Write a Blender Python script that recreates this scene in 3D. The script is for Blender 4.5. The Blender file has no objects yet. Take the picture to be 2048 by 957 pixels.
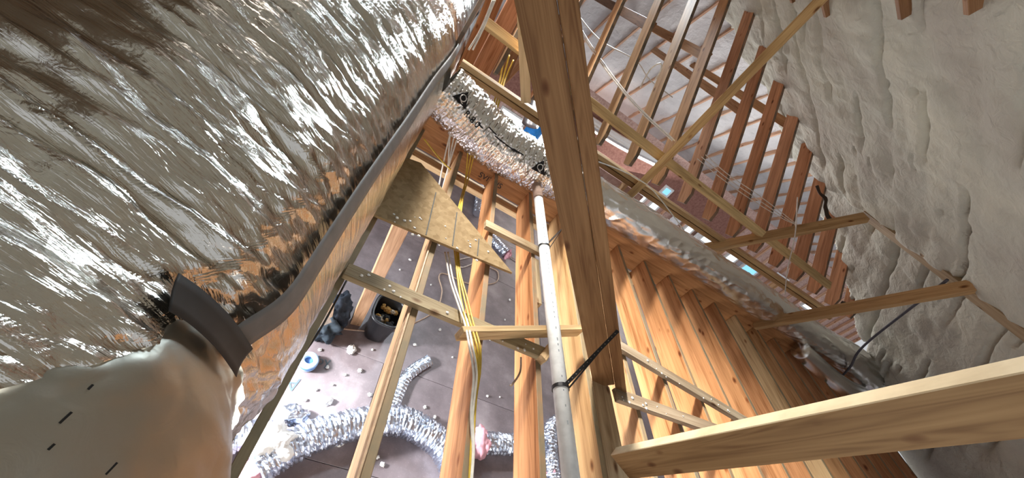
import bpy, bmesh, math, random
import numpy as np
from mathutils import Vector, Matrix, noise as mnoise

SC = bpy.context.scene
COL = SC.collection
random.seed(7)
rng = np.random.default_rng(7)

# ------------------------------------------------------------------ camera
ZJ = 2.685                       # top of the ceiling joists above the subfloor
CAM = np.array([0.0, 0.0, ZJ + 1.577])
MW = np.array([[0.83471279, 0.01497202, 0.55048196],
               [0.45118107, -0.59173516, -0.66804576],
               [0.31573753, 0.80599339, -0.500684]])       # world -> camera axes (right, down, forward)
FPX = 773.356
cd = bpy.data.cameras.new('camera'); cam = bpy.data.objects.new('camera', cd); COL.objects.link(cam)
cd.sensor_fit = 'HORIZONTAL'; cd.sensor_width = 36.0; cd.lens = FPX / 2048 * 36.0
cd.clip_start = 0.02; cd.clip_end = 200
cm = Matrix.Identity(4)
for i in range(3):
    cm[i][0] = MW[0][i]; cm[i][1] = -MW[1][i]; cm[i][2] = -MW[2][i]; cm[i][3] = CAM[i]
cam.matrix_world = cm
SC.camera = cam

# ------------------------------------------------------------------ world, lights, exposure
w = bpy.data.worlds.new('attic_air'); SC.world = w; w.use_nodes = True
bg = w.node_tree.nodes['Background']
bg.inputs[0].default_value = (0.86, 0.88, 0.92, 1); bg.inputs[1].default_value = 0.52

def area(name, loc, target, sx, sy, power, color=(1, 1, 1), spread=180):
    l = bpy.data.lights.new(name, 'AREA'); l.shape = 'RECTANGLE'; l.size = sx; l.size_y = sy
    l.energy = power; l.color = color; l.spread = math.radians(spread)
    o = bpy.data.objects.new(name, l); COL.objects.link(o)
    o.location = loc
    o.rotation_euler = (Vector(target) - Vector(loc)).to_track_quat('-Z', 'Y').to_euler()
    return o
area('gable_pane_daylight', (-0.2, 6.6, 5.9), (-0.3, 1.2, 3.5), 0.45, 0.30, 11, (0.72, 0.88, 1.0), 120)  # unseen lamp added for thin highlights on the foil
area('ridge_pane_daylight', (1.6, 7.0, 5.35), (0.8, 3.5, 2.95), 0.8, 0.5, 46, (0.74, 0.89, 1.0), 80)  # unseen lamp added to brighten the top of the flex duct
area('side_dormer_daylight', (-1.3, 6.2, 6.1), (2.0, 1.5, 2.6), 1.0, 0.7, 84, (1.0, 0.94, 0.87), 42)
area('left_window_daylight', (-2.9, 1.9, 1.25), (1.0, 1.9, 0.6), 2.6, 1.6, 300, (0.92, 0.95, 1.0))
area('low_sun_window', (-2.4, 1.7, 1.55), (-0.15, 1.85, 0.0), 0.35, 0.35, 80, (0.95, 0.97, 1.0), 60)
area('front_window_daylight', (1.5, -3.2, 1.2), (2.2, 1.5, 0.9), 3.0, 1.5, 95, (1.0, 0.95, 0.88))  # unseen fill lamp added behind the camera
area('great_room_daylight', (6.0, 8.9, 1.6), (5.0, 5.5, 4.2), 6.0, 1.6, 260, (1.0, 0.97, 0.95))
SC.view_settings.view_transform = 'Standard'; SC.view_settings.look = 'None'
SC.view_settings.gamma = 1.0; SC.view_settings.use_curve_mapping = False
SC.view_settings.exposure = 0.35

# ------------------------------------------------------------------ helpers
def at(px, py, **k):
    """world point seen at photograph pixel (px, py) on the plane X=, Y= or Z="""
    d = MW.T @ np.array([px - 1024, py - 478.5, FPX])
    a, v = list(k.items())[0]; i = 'XYZ'.index(a)
    return Vector(CAM + d * ((v - CAM[i]) / d[i]))
def tag(o, label=None, cat=None, group=None, kind=None):
    if label: o['label'] = label
    if cat: o['category'] = cat
    if group: o['group'] = group
    if kind: o['kind'] = kind
    return o
def link(name, me, mat, parent=None, color=None, smooth=False):
    o = bpy.data.objects.new(name, me); COL.objects.link(o)
    if mat and not me.materials: me.materials.append(mat)
    if smooth:
        me.polygons.foreach_set('use_smooth', [True] * len(me.polygons))
    if color: o.color = (*color, 1)
    if parent: setparent(o, parent)
    return o
def setparent(o, p):
    o.parent = p
    o.matrix_parent_inverse = Matrix.Translation(p.location).inverted() if p.type == 'EMPTY' else p.matrix_basis.inverted()
def empty(name, loc, label, cat, group=None):
    o = bpy.data.objects.new(name, None); COL.objects.link(o); o.location = loc; o.empty_display_size = .05
    return tag(o, label, cat, group)
def frame_matrix(p0, p1, wdir):
    p0 = Vector(p0); z = (Vector(p1) - p0).normalized()
    x = Vector(wdir); x = (x - z * x.dot(z)).normalized(); y = z.cross(x)
    m = Matrix.Identity(4)
    for i in range(3): m[i][0] = x[i]; m[i][1] = y[i]; m[i][2] = z[i]; m[i][3] = p0[i]
    return m
def box_bm(x0, x1, y0, y1, z0, z1, bev=.003):
    bm = bmesh.new(); bmesh.ops.create_cube(bm, size=1)
    for v in bm.verts:
        v.co = Vector((x0 if v.co.x < 0 else x1, y0 if v.co.y < 0 else y1, z0 if v.co.z < 0 else z1))
    if bev: bmesh.ops.bevel(bm, geom=bm.edges[:], offset=bev, segments=1, affect='EDGES')
    return bm
def to_mesh(bm, name):
    me = bpy.data.meshes.new(name); bm.to_mesh(me); bm.free(); return me
def lumber(name, p0, p1, wdir, wd, th, color, parent=None, mat=None, bev=.003, ox=0, oy=0):
    """a sawn board from p0 to p1; wd runs along wdir, th across it (centred on the line, shifted by ox, oy)"""
    L = (Vector(p1) - Vector(p0)).length
    me = to_mesh(box_bm(-wd / 2 + ox, wd / 2 + ox, -th / 2 + oy, th / 2 + oy, 0, L, bev), name)
    o = link(name, me, mat or WOOD, None, color); o.matrix_world = frame_matrix(p0, p1, wdir)
    bpy_matrix = o.matrix_world.copy()
    if parent:
        o.parent = parent; o.matrix_parent_inverse = Matrix.Translation(parent.location).inverted()
        o.matrix_basis = bpy_matrix
    return o
def dust_top(o, axis=0, m=None):
    me = o.data; me.materials.append(m or DUSTY)
    for p in me.polygons:
        if p.normal[axis] > .5: p.material_index = 1
def block(name, x0, x1, y0, y1, z0, z1, color, mat=None, parent=None, bev=.003):
    c = Vector(((x0 + x1) / 2, (y0 + y1) / 2, z0))
    me = to_mesh(box_bm(x0 - c.x, x1 - c.x, y0 - c.y, y1 - c.y, 0, z1 - z0, bev), name)
    o = link(name, me, mat or WOOD, None, color); o.location = c
    if parent: setparent(o, parent)
    return o
def smooth_path(pts, n=12):
    P = [np.array(p, float) for p in pts]; P = [2 * P[0] - P[1]] + P + [2 * P[-1] - P[-2]]; out = []
    for i in range(1, len(P) - 2):
        a, b, c, d = P[i - 1:i + 3]
        for t in np.linspace(0, 1, n, endpoint=False):
            out.append(.5 * (2 * b + (c - a) * t + (2 * a - 5 * b + 4 * c - d) * t * t + (3 * b - a - 3 * c + d) * t ** 3))
    out.append(P[-2]); return np.array(out)
def path_frames(P):
    T = np.gradient(P, axis=0); T /= np.linalg.norm(T, axis=1)[:, None]
    N = np.zeros_like(T); up = np.array([0, 0, 1.0])
    if abs(T[0] @ up) > .9: up = np.array([0, 1.0, 0])
    n = up - T[0] * (up @ T[0])
    for i in range(len(P)):
        n = n - T[i] * (n @ T[i]); n = n / np.linalg.norm(n); N[i] = n
    return T, N, np.cross(T, N)
def grid_mesh(name, V, closed=False, caps=False):
    """V: (n, m, 3) array of points"""
    n, m = V.shape[:2]
    idx = np.arange(n * m).reshape(n, m)
    j2 = np.roll(np.arange(m), -1) if closed else np.arange(1, m)
    j1 = np.arange(m) if closed else np.arange(m - 1)
    q = np.stack([idx[:-1][:, j1], idx[:-1][:, j2], idx[1:][:, j2], idx[1:][:, j1]], -1).reshape(-1, 4)
    me = bpy.data.meshes.new(name)
    faces = q.tolist()
    if caps: faces += [idx[0][::-1].tolist(), idx[-1].tolist()]
    me.from_pydata(V.reshape(-1, 3).tolist(), [], faces); me.update()
    return me
def tube(name, pts, r, mat, parent=None, color=None, seg=8, n=8, smoothp=True, caps=True):
    P = smooth_path(pts, n) if smoothp else np.array([list(p) for p in pts], float)
    T, N, B = path_frames(P)
    th = np.linspace(0, 2 * np.pi, seg, endpoint=False)
    V = P[:, None] + r * (np.cos(th)[None, :, None] * N[:, None] + np.sin(th)[None, :, None] * B[:, None])
    o0 = P[0].copy(); me = grid_mesh(name, V - o0, closed=True, caps=caps)
    o = link(name, me, mat, None, color, smooth=True); o.location = o0
    if parent: setparent(o, parent)
    return o
# numpy value noise ------------------------------------------------
_H = rng.random((256, 256))
def vn(x, y):
    x = np.asarray(x, float); y = np.asarray(y, float)
    xi = np.floor(x).astype(int); yi = np.floor(y).astype(int); fx = x - xi; fy = y - yi
    fx = fx * fx * (3 - 2 * fx); fy = fy * fy * (3 - 2 * fy)
    g = lambda a, b: _H[a & 255, b & 255]
    return (g(xi, yi) * (1 - fx) + g(xi + 1, yi) * fx) * (1 - fy) + (g(xi, yi + 1) * (1 - fx) + g(xi + 1, yi + 1) * fx) * fy
def ridge(x, y): return 1 - np.abs(2 * vn(x, y) - 1) * 2
def fbm(x, y, o=4):
    s = 0; a = .5
    for i in range(o): s = s + a * vn(x + 17 * i, y + 31 * i); x = x * 2; y = y * 2; a *= .5
    return s
def facet(x, y):
    """crumpled-foil facets: random planes on jittered cells, highest one wins"""
    xi = np.floor(x).astype(int); yi = np.floor(y).astype(int); best = np.full(np.shape(x), -9.0)
    for dx in (-1, 0, 1):
        for dy in (-1, 0, 1):
            a = xi + dx; b = yi + dy
            cx = a + _H[a & 255, b & 255]; cy = b + _H[(a + 91) & 255, (b + 37) & 255]
            d = .55 * _H[(a + 13) & 255, (b + 77) & 255] - np.hypot(x - cx, y - cy)
            best = np.maximum(best, d)
    return best

# ------------------------------------------------------------------ materials
def mat(name):
    m = bpy.data.materials.new(name); m.use_nodes = True; nt = m.node_tree
    b = nt.nodes['Principled BSDF']; return m, nt, b
def N(nt, t, **k):
    n = nt.nodes.new(t)
    for a, v in k.items(): setattr(n, a, v)
    return n
def ramp(nt, stops):
    r = N(nt, 'ShaderNodeValToRGB'); e = r.color_ramp.elements
    while len(e) < len(stops): e.new(.5)
    for el, (p, c) in zip(e, stops): el.position = p; el.color = (*c, 1) if len(c) == 3 else c
    return r
def make_wood(name, dust=0, knots=True, dcol=(.22, .19, .125)):
    m, nt, b = mat(name); L = nt.links.new
    tc = N(nt, 'ShaderNodeTexCoord'); oi = N(nt, 'ShaderNodeObjectInfo')
    rnd = N(nt, 'ShaderNodeMath', operation='MULTIPLY'); rnd.inputs[1].default_value = 37; L(oi.outputs['Random'], rnd.inputs[0])
    ad = N(nt, 'ShaderNodeVectorMath', operation='ADD'); L(tc.outputs['Object'], ad.inputs[0]); L(rnd.outputs[0], ad.inputs[1])
    mp = N(nt, 'ShaderNodeMapping'); mp.inputs['Scale'].default_value = (26, 26, 1.3); L(ad.outputs[0], mp.inputs[0])
    n1 = N(nt, 'ShaderNodeTexNoise'); n1.inputs['Scale'].default_value = 1; n1.inputs['Detail'].default_value = 5; n1.inputs['Distortion'].default_value = .6; L(mp.outputs[0], n1.inputs[0])
    mp3 = N(nt, 'ShaderNodeMapping'); mp3.inputs['Scale'].default_value = (16, 16, .5); L(ad.outputs[0], mp3.inputs[0])
    wv = N(nt, 'ShaderNodeTexNoise'); wv.inputs['Scale'].default_value = 1; wv.inputs['Detail'].default_value = 1; L(mp3.outputs[0], wv.inputs[0])
    sn = N(nt, 'ShaderNodeMath', operation='MULTIPLY'); sn.inputs[1].default_value = 110; L(wv.outputs['Fac'], sn.inputs[0])
    si = N(nt, 'ShaderNodeMath', operation='SINE'); L(sn.outputs[0], si.inputs[0])
    r1 = ramp(nt, [(.22, (.50, .40, .31)), (.45, (.86, .82, .78)), (.75, (1.14, 1.15, 1.16))])
    mx0 = N(nt, 'ShaderNodeMath', operation='MULTIPLY_ADD'); mx0.inputs[1].default_value = .07; L(si.outputs[0], mx0.inputs[0]); L(n1.outputs['Fac'], mx0.inputs[2])
    L(mx0.outputs[0], r1.inputs[0])
    mul = N(nt, 'ShaderNodeMix', data_type='RGBA', blend_type='MULTIPLY'); mul.inputs[0].default_value = 1
    L(oi.outputs['Color'], mul.inputs[6]); L(r1.outputs[0], mul.inputs[7])
    # broad tone drift along the board
    mp4 = N(nt, 'ShaderNodeMapping'); mp4.inputs['Scale'].default_value = (3, 3, 1.1); L(ad.outputs[0], mp4.inputs[0])
    n4 = N(nt, 'ShaderNodeTexNoise'); n4.inputs['Scale'].default_value = 1; L(mp4.outputs[0], n4.inputs[0])
    r4 = ramp(nt, [(.3, (.78, .72, .66)), (.7, (1.14, 1.12, 1.1))]); L(n4.outputs['Fac'], r4.inputs[0])
    mul4 = N(nt, 'ShaderNodeMix', data_type='RGBA', blend_type='MULTIPLY'); mul4.inputs[0].default_value = 1
    L(mul.outputs[2], mul4.inputs[6]); L(r4.outputs[0], mul4.inputs[7])
    out = mul4.outputs[2]
    if knots:
        mp2 = N(nt, 'ShaderNodeMapping'); mp2.inputs['Scale'].default_value = (7.5, 7.5, 3.4); L(ad.outputs[0], mp2.inputs[0])
        v = N(nt, 'ShaderNodeTexVoronoi'); v.inputs['Scale'].default_value = 1; L(mp2.outputs[0], v.inputs[0])
        rk = ramp(nt, [(.045, (.16, .09, .05)), (.085, (.5, .34, .24)), (.15, (1, 1, 1))]); L(v.outputs['Distance'], rk.inputs[0])
        mk = N(nt, 'ShaderNodeMix', data_type='RGBA', blend_type='MULTIPLY'); mk.inputs[0].default_value = .9
        L(out, mk.inputs[6]); L(rk.outputs[0], mk.inputs[7]); out = mk.outputs[2]
    if dust:
        md = N(nt, 'ShaderNodeMix', data_type='RGBA'); n5 = N(nt, 'ShaderNodeTexNoise'); n5.inputs['Scale'].default_value = 9; n5.inputs['Detail'].default_value = 4; L(ad.outputs[0], n5.inputs[0])
        r5 = ramp(nt, [(.3, (dust * .7,) * 3), (.7, (min(1, dust * 1.25),) * 3)]); L(n5.outputs['Fac'], r5.inputs[0]); L(r5.outputs[0], md.inputs[0])
        L(out, md.inputs[6]); md.inputs[7].default_value = (*dcol, 1); out = md.outputs[2]
    L(out, b.inputs['Base Color']); b.inputs['Roughness'].default_value = .62
    b.inputs['Specular IOR Level'].default_value = .25
    bp = N(nt, 'ShaderNodeBump'); bp.inputs['Strength'].default_value = .15; bp.inputs['Distance'].default_value = .004
    L(n1.outputs['Fac'], bp.inputs['Height']); L(bp.outputs[0], b.inputs['Normal'])
    return m
WOOD = make_wood('sawn_pine')
DUSTY = make_wood('dusty_pine_edge', .82)
LIT_EDGE = make_wood('pale_sapwood_edge', .8, True, (.66, .55, .36))  # light from above put into the colour of the near brace's top face
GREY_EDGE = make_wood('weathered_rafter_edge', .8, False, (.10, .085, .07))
def make_osb(name, c0, c1):
    m, nt, b = mat(name); L = nt.links.new
    tc = N(nt, 'ShaderNodeTexCoord'); oi = N(nt, 'ShaderNodeObjectInfo')
    ad = N(nt, 'ShaderNodeVectorMath', operation='ADD'); L(tc.outputs['Object'], ad.inputs[0]); L(oi.outputs['Random'], ad.inputs[1])
    v = N(nt, 'ShaderNodeTexVoronoi'); v.inputs['Scale'].default_value = 30; L(ad.outputs[0], v.inputs[0])
    n = N(nt, 'ShaderNodeTexNoise'); n.inputs['Scale'].default_value = 14; n.inputs['Detail'].default_value = 6; L(ad.outputs[0], n.inputs[0])
    mx = N(nt, 'ShaderNodeMix', data_type='RGBA', blend_type='MIX'); mx.inputs[0].default_value = .35; L(n.outputs['Color'], mx.inputs[6]); L(v.outputs['Color'], mx.inputs[7])
    bw = N(nt, 'ShaderNodeRGBToBW'); L(mx.outputs[2], bw.inputs[0])
    r = ramp(nt, [(.3, c0), (.7, c1)]); L(bw.outputs[0], r.inputs[0])
    L(r.outputs[0], b.inputs['Base Color']); b.inputs['Roughness'].default_value = .8; b.inputs['Specular IOR Level'].default_value = .2
    return m
OSB = make_osb('strand_board', (.20, .13, .058), (.32, .23, .12))
ROOF_DECK = make_osb('old_roof_deck', (.13, .11, .08), (.22, .19, .14))
OSB_RED = make_osb('red_strand_board', (.20, .09, .07), (.30, .155, .125))
OSB_PINK = make_osb('pink_strand_board', (.42, .27, .23), (.62, .45, .40))
def make_floor():
    m, nt, b = mat('resin_subfloor'); L = nt.links.new
    tc = N(nt, 'ShaderNodeTexCoord')
    n = N(nt, 'ShaderNodeTexNoise'); n.inputs['Scale'].default_value = 1.6; n.inputs['Detail'].default_value = 7; n.inputs['Roughness'].default_value = .62; L(tc.outputs['Object'], n.inputs[0])
    r = ramp(nt, [(.30, (.135, .108, .115)), (.5, (.215, .178, .188)), (.72, (.38, .33, .34))]); L(n.outputs['Fac'], r.inputs[0])
    n2 = N(nt, 'ShaderNodeTexNoise'); n2.inputs['Scale'].default_value = 60; n2.inputs['Detail'].default_value = 3; L(tc.outputs['Object'], n2.inputs[0])
    r2 = ramp(nt, [(.62, (0, 0, 0)), (.76, (1, 1, 1))]); L(n2.outputs['Fac'], r2.inputs[0])
    mx = N(nt, 'ShaderNodeMix', data_type='RGBA'); mf = N(nt, 'ShaderNodeMath', operation='MULTIPLY'); mf.inputs[1].default_value = .35
    L(r2.outputs[0], mf.inputs[0]); L(mf.outputs[0], mx.inputs[0]); L(r.outputs[0], mx.inputs[6]); mx.inputs[7].default_value = (.5, .47, .46, 1)
    L(mx.outputs[2], b.inputs['Base Color']); b.inputs['Roughness'].default_value = .45
    return m
FLOOR = make_floor()
def make_foam(name, c0, c1, c2):
    m, nt, b = mat(name); L = nt.links.new
    tc = N(nt, 'ShaderNodeTexCoord')
    n = N(nt, 'ShaderNodeTexNoise'); n.inputs['Scale'].default_value = 1.3; n.inputs['Detail'].default_value = 4; L(tc.outputs['Object'], n.inputs[0])
    r = ramp(nt, [(.3, c0), (.52, c1), (.7, c2)]); L(n.outputs['Fac'], r.inputs[0]); L(r.outputs[0], b.inputs['Base Color'])
    b.inputs['Roughness'].default_value = .85; b.inputs['Specular IOR Level'].default_value = .15
    n2 = N(nt, 'ShaderNodeTexNoise'); n2.inputs['Scale'].default_value = 11; n2.inputs['Detail'].default_value = 6; n2.inputs['Distortion'].default_value = .5; L(tc.outputs['Object'], n2.inputs[0])
    bp = N(nt, 'ShaderNodeBump'); bp.inputs['Strength'].default_value = .8; bp.inputs['Distance'].default_value = .04; L(n2.outputs['Fac'], bp.inputs['Height']); L(bp.outputs[0], b.inputs['Normal'])
    return m
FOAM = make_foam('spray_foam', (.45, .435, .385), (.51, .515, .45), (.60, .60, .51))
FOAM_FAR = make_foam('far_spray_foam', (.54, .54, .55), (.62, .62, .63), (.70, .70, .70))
def make_foil(name, col, rough, bump=.3, scale=60, dist=.004, streak=False):
    m, nt, b = mat(name); L = nt.links.new
    b.inputs['Metallic'].default_value = 1; b.inputs['Base Color'].default_value = (*col, 1); b.inputs['Roughness'].default_value = rough
    tc = N(nt, 'ShaderNodeTexCoord')
    n = N(nt, 'ShaderNodeTexNoise'); n.inputs['Scale'].default_value = scale; n.inputs['Detail'].default_value = 5; n.inputs['Distortion'].default_value = 1.2; L(tc.outputs['Object'], n.inputs[0])
    v = N(nt, 'ShaderNodeTexVoronoi', feature='DISTANCE_TO_EDGE'); v.inputs['Scale'].default_value = scale * .45
    L(tc.outputs['Object'], v.inputs[0])
    ma = N(nt, 'ShaderNodeMath', operation='MULTIPLY_ADD'); ma.inputs[1].default_value = .5; L(v.outputs['Distance'], ma.inputs[0]); L(n.outputs['Fac'], ma.inputs[2])
    bp = N(nt, 'ShaderNodeBump'); bp.inputs['Strength'].default_value = bump; bp.inputs['Distance'].default_value = dist; L(ma.outputs[0], bp.inputs['Height'])
    if streak:      # fine pull-folds running round the trunk
        mp = N(nt, 'ShaderNodeMapping'); mp.inputs['Scale'].default_value = (5, 46, 5); mp.inputs['Rotation'].default_value = (0, 0, .16); L(tc.outputs['Object'], mp.inputs[0])
        n2 = N(nt, 'ShaderNodeTexNoise'); n2.inputs['Scale'].default_value = 1; n2.inputs['Detail'].default_value = 4; n2.inputs['Roughness'].default_value = .6; L(mp.outputs[0], n2.inputs[0])
        b2 = N(nt, 'ShaderNodeBump'); b2.inputs['Strength'].default_value = .55; b2.inputs['Distance'].default_value = .014; L(n2.outputs['Fac'], b2.inputs['Height']); L(b2.outputs[0], bp.inputs['Normal'])
    L(bp.outputs[0], b.inputs['Normal'])
    return m
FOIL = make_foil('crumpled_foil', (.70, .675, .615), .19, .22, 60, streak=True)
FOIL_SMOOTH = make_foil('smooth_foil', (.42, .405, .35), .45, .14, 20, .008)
FOIL_DUCT = make_foil('duct_foil', (.88, .87, .85), .22, .35, 90)
FOIL_FLOOR = make_foil('floor_duct_foil', (.62, .68, .80), .30, .3, 60)
def plain(name, col, rough=.6, metal=0, spec=.3):
    m, nt, b = mat(name); b.inputs['Base Color'].default_value = (*col, 1); b.inputs['Roughness'].default_value = rough
    b.inputs['Metallic'].default_value = metal; b.inputs['Specular IOR Level'].default_value = spec
    tc = N(nt, 'ShaderNodeTexCoord'); n = N(nt, 'ShaderNodeTexNoise'); n.inputs['Scale'].default_value = 18; n.inputs['Detail'].default_value = 3; nt.links.new(tc.outputs['Object'], n.inputs[0])
    r = ramp(nt, [(.3, tuple(c * .86 for c in col)), (.7, tuple(min(1, c * 1.1) for c in col))]); nt.links.new(n.outputs['Fac'], r.inputs[0]); nt.links.new(r.outputs[0], b.inputs['Base Color'])
    return m
def tinted(name, rough=.6, spec=.3):
    m, nt, b = mat(name); oi = N(nt, 'ShaderNodeObjectInfo')
    tc = N(nt, 'ShaderNodeTexCoord'); n = N(nt, 'ShaderNodeTexNoise'); n.inputs['Scale'].default_value = 25; nt.links.new(tc.outputs['Object'], n.inputs[0])
    r = ramp(nt, [(.3, (.82, .82, .82)), (.7, (1.1, 1.1, 1.1))]); nt.links.new(n.outputs['Fac'], r.inputs[0])
    mx = N(nt, 'ShaderNodeMix', data_type='RGBA', blend_type='MULTIPLY'); mx.inputs[0].default_value = 1
    nt.links.new(oi.outputs['Color'], mx.inputs[6]); nt.links.new(r.outputs[0], mx.inputs[7]); nt.links.new(mx.outputs[2], b.inputs['Base Color'])
    b.inputs['Roughness'].default_value = rough; b.inputs['Specular IOR Level'].default_value = spec
    return m
TINT = tinted('tinted_matte', .75, .2)
CABLE = tinted('cable_jacket', .45, .4)
PVC = plain('white_pvc', (.78, .80, .80), .35, 0, .5)
TAPE_SHADED = plain('tape_backing', (.045, .042, .04), .55)  # darker copy of the tape, with the tail's shade in its colour
TAPE = plain('grey_duct_tape', (.19, .18, .172), .5)
BLACK = plain('black_plastic', (.012, .012, .014), .35, 0, .5)
INK = plain('black_ink', (.015, .015, .018), .6)
INKBLUE = plain('faded_blue_ink', (.10, .14, .17), .7)
WHITEINK = plain('white_ink', (.7, .7, .7), .5)
SCRAP = plain('foam_crumb', (.80, .79, .76), .85)
PINKWOOL = plain('pink_fibreglass', (.62, .33, .38), .95, 0, .05)
WHITEWOOL = plain('white_fibre', (.82, .82, .80), .95, 0, .05)
def glow(name, col, s):
    m, nt, b = mat(name); b.inputs['Base Color'].default_value = (0, 0, 0, 1)
    b.inputs['Emission Color'].default_value = (*col, 1); b.inputs['Emission Strength'].default_value = s; return m
SKYPANE = glow('sky_in_window', (.86, .94, 1.0), 1.6)
SKYBLUE = glow('blue_sky_in_window', (.25, .62, .95), 1.1)
#SECTIONS
# ================================================================== SETTING
def struct(o): o['kind'] = 'structure'; return o
ORANGE = (.57, .285, .125); PALE = (.66, .50, .30); TAN = (.50, .335, .17); BROWN = (.36, .195, .085); DARK = (.21, .105, .05); GREYW = (.46, .40, .32); OLIVE = (.47, .38, .24); PINKW = (.62, .40, .28)

floor = struct(block('floor', -4, 17.2, -3.2, 10, -.06, -.02, (.05, .04, .04), FLOOR, bev=0))
_pan = {}
for i in range(9):
    for j in range(11):
        x0 = -4 + i * 2.44 - (1.22 if j % 2 else 0); y0 = -3.2 + j * 1.22
        if x0 > 17: continue
        if 'm' not in _pan: _pan['m'] = to_mesh(box_bm(0, 2.434, 0, 1.214, -.02, 0, .002), 'subfloor_panel')
        o = link('subfloor_panel', _pan['m'], FLOOR); o.location = (x0, y0, 0); setparent(o, floor)

# near roof: sprayed foam on the underside of the sloping roof deck
def foam_surface(name, prof, ybf, ymin, ymax, step, amp, seams=True, flip=1, label=None):
    """prof: polyline of (x, z); one lumpy skin swept along y, cut back where y > ybf(x)"""
    P = np.array(prof, float); seg = np.linalg.norm(np.diff(P, axis=0), axis=1); cum = np.r_[0, np.cumsum(seg)]
    s = np.arange(0, cum[-1], step); X = np.interp(s, cum, P[:, 0]); Z = np.interp(s, cum, P[:, 1])
    y = np.arange(ymin, ymax, step); S, Y = np.meshgrid(s, y, indexing='ij')
    tx = np.gradient(X); tz = np.gradient(Z); L = np.hypot(tx, tz); nx = tz / L * flip; nz = -tx / L * flip
    k = 25; ker = np.ones(k) / k
    nx = np.convolve(np.pad(nx, k // 2, 'edge'), ker, 'valid')[:len(nx)]; nz = np.convolve(np.pad(nz, k // 2, 'edge'), ker, 'valid')[:len(nz)]
    D = amp * (fbm(S * 1.1 + 3, Y * 1.3, 3) - .45) * 2.2 + amp * .75 * np.abs(2 * vn(S * 3.1 + 9, Y * 4.2) - 1) + amp * .35 * fbm(S * 9, Y * 7, 3)
    D += amp * .30 * vn(S * 13, Y * 3.5)
    if seams:
        yy = Y + .05 * (vn(S * 2.2, Y * .5) - .5) + .02 * (vn(S * 9, Y) - .5)
        kk = np.round(yy / .406); dist = np.abs(yy - kk * .406)
        m = np.clip((vn(S * 1.7 + kk * 5.3, kk * 3.1) - .42) * 4, 0, 1)
        D -= m * amp * 2.6 * np.exp(-(dist / .02) ** 2)
        D -= amp * 1.8 * np.clip((vn(S * 5 + 50, Y * 2.1 + 9) - .80) * 6, 0, 1) * np.exp(-((np.mod(Y + .03 * vn(S * 6, Y * 2), .27) - .13) / .018) ** 2)
        D -= amp * (.05 + .5 * vn(S * .9 + kk * 2.7, kk * 1.7) ** 2) * np.exp(-(dist / .07) ** 2)
    V = np.stack([X[:, None] + nx[:, None] * D, Y, Z[:, None] + nz[:, None] * D], -1)
    n, mm = S.shape; idx = np.arange(n * mm).reshape(n, mm)
    edge = ybf(X)[:, None] + .10 * (fbm(S * 3.3, Y * 3.3, 3) - .45) * 2
    keep = (Y < edge)[:-1, :-1]
    q = np.stack([idx[:-1, :-1], idx[:-1, 1:], idx[1:, 1:], idx[1:, :-1]], -1)[keep]
    used = np.unique(q); re = np.full(n * mm, -1); re[used] = np.arange(len(used))
    me = bpy.data.meshes.new(name); me.from_pydata(V.reshape(-1, 3)[used].tolist(), [], re[q].reshape(-1, 4).tolist()); me.update()
    return me
def onplane(px, py, p, n):
    d = MW.T @ np.array([px - 1024, py - 478.5, FPX]); n = np.array(n, float)
    return CAM + d * (n @ (np.array(p) - CAM)) / (n @ d)
PUR = (5.03, 4.50)
up = [onplane(a, b, (PUR[0], 0, PUR[1]), (.445, 0, 1)) for a, b in [(1425, -60), (1452, 20), (1470, 56), (1500, 122), (1545, 205), (1575, 288), (1605, 352), (1640, 400), (1664, 432)]]
lo = [onplane(a, b, (PUR[0], 0, PUR[1]), (.78, 0, 1)) for a, b in [(1660, 475), (1684, 540), (1694, 600), (1706, 655), (1735, 722), (1765, 790)]]
ub = np.array(sorted([(p[0], p[1]) for p in up] ) + sorted([(p[0], p[1]) for p in lo if p[0] > max(q[0] for q in up) + .02]))
yb = lambda X: np.interp(X, ub[:, 0], ub[:, 1])
me = foam_surface('ceiling', [(-.6, PUR[1] + .445 * (PUR[0] + .6)), PUR], yb, -1.2, 9.0, .03, .055)
ceil = struct(link('ceiling', me, FOAM, smooth=True))
me = foam_surface('wall_right', [(PUR[0] + .045, PUR[1] + .055), (7.645, PUR[1] + .055 - .78 * 2.6)], yb, -1.2, 5.2, .028, .048)
wallr = struct(link('wall_right', me, FOAM, smooth=True))
for o in (ceil, wallr):
    sm = o.modifiers.new('thickness', 'SOLIDIFY'); sm.thickness = .14; sm.offset = -1

# far roof slope of the main house, foamed, seen through the bare rafters
RIDGE = (7.25, 6.60)
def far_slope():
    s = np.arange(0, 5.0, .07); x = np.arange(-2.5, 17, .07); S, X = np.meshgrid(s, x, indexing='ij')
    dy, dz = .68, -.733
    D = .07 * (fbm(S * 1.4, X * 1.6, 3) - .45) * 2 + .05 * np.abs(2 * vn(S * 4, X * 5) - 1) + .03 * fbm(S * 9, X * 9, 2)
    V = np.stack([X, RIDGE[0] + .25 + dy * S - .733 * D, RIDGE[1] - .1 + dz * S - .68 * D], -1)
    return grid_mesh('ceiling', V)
struct(link('ceiling', far_slope(), FOAM_FAR, smooth=True))
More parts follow.
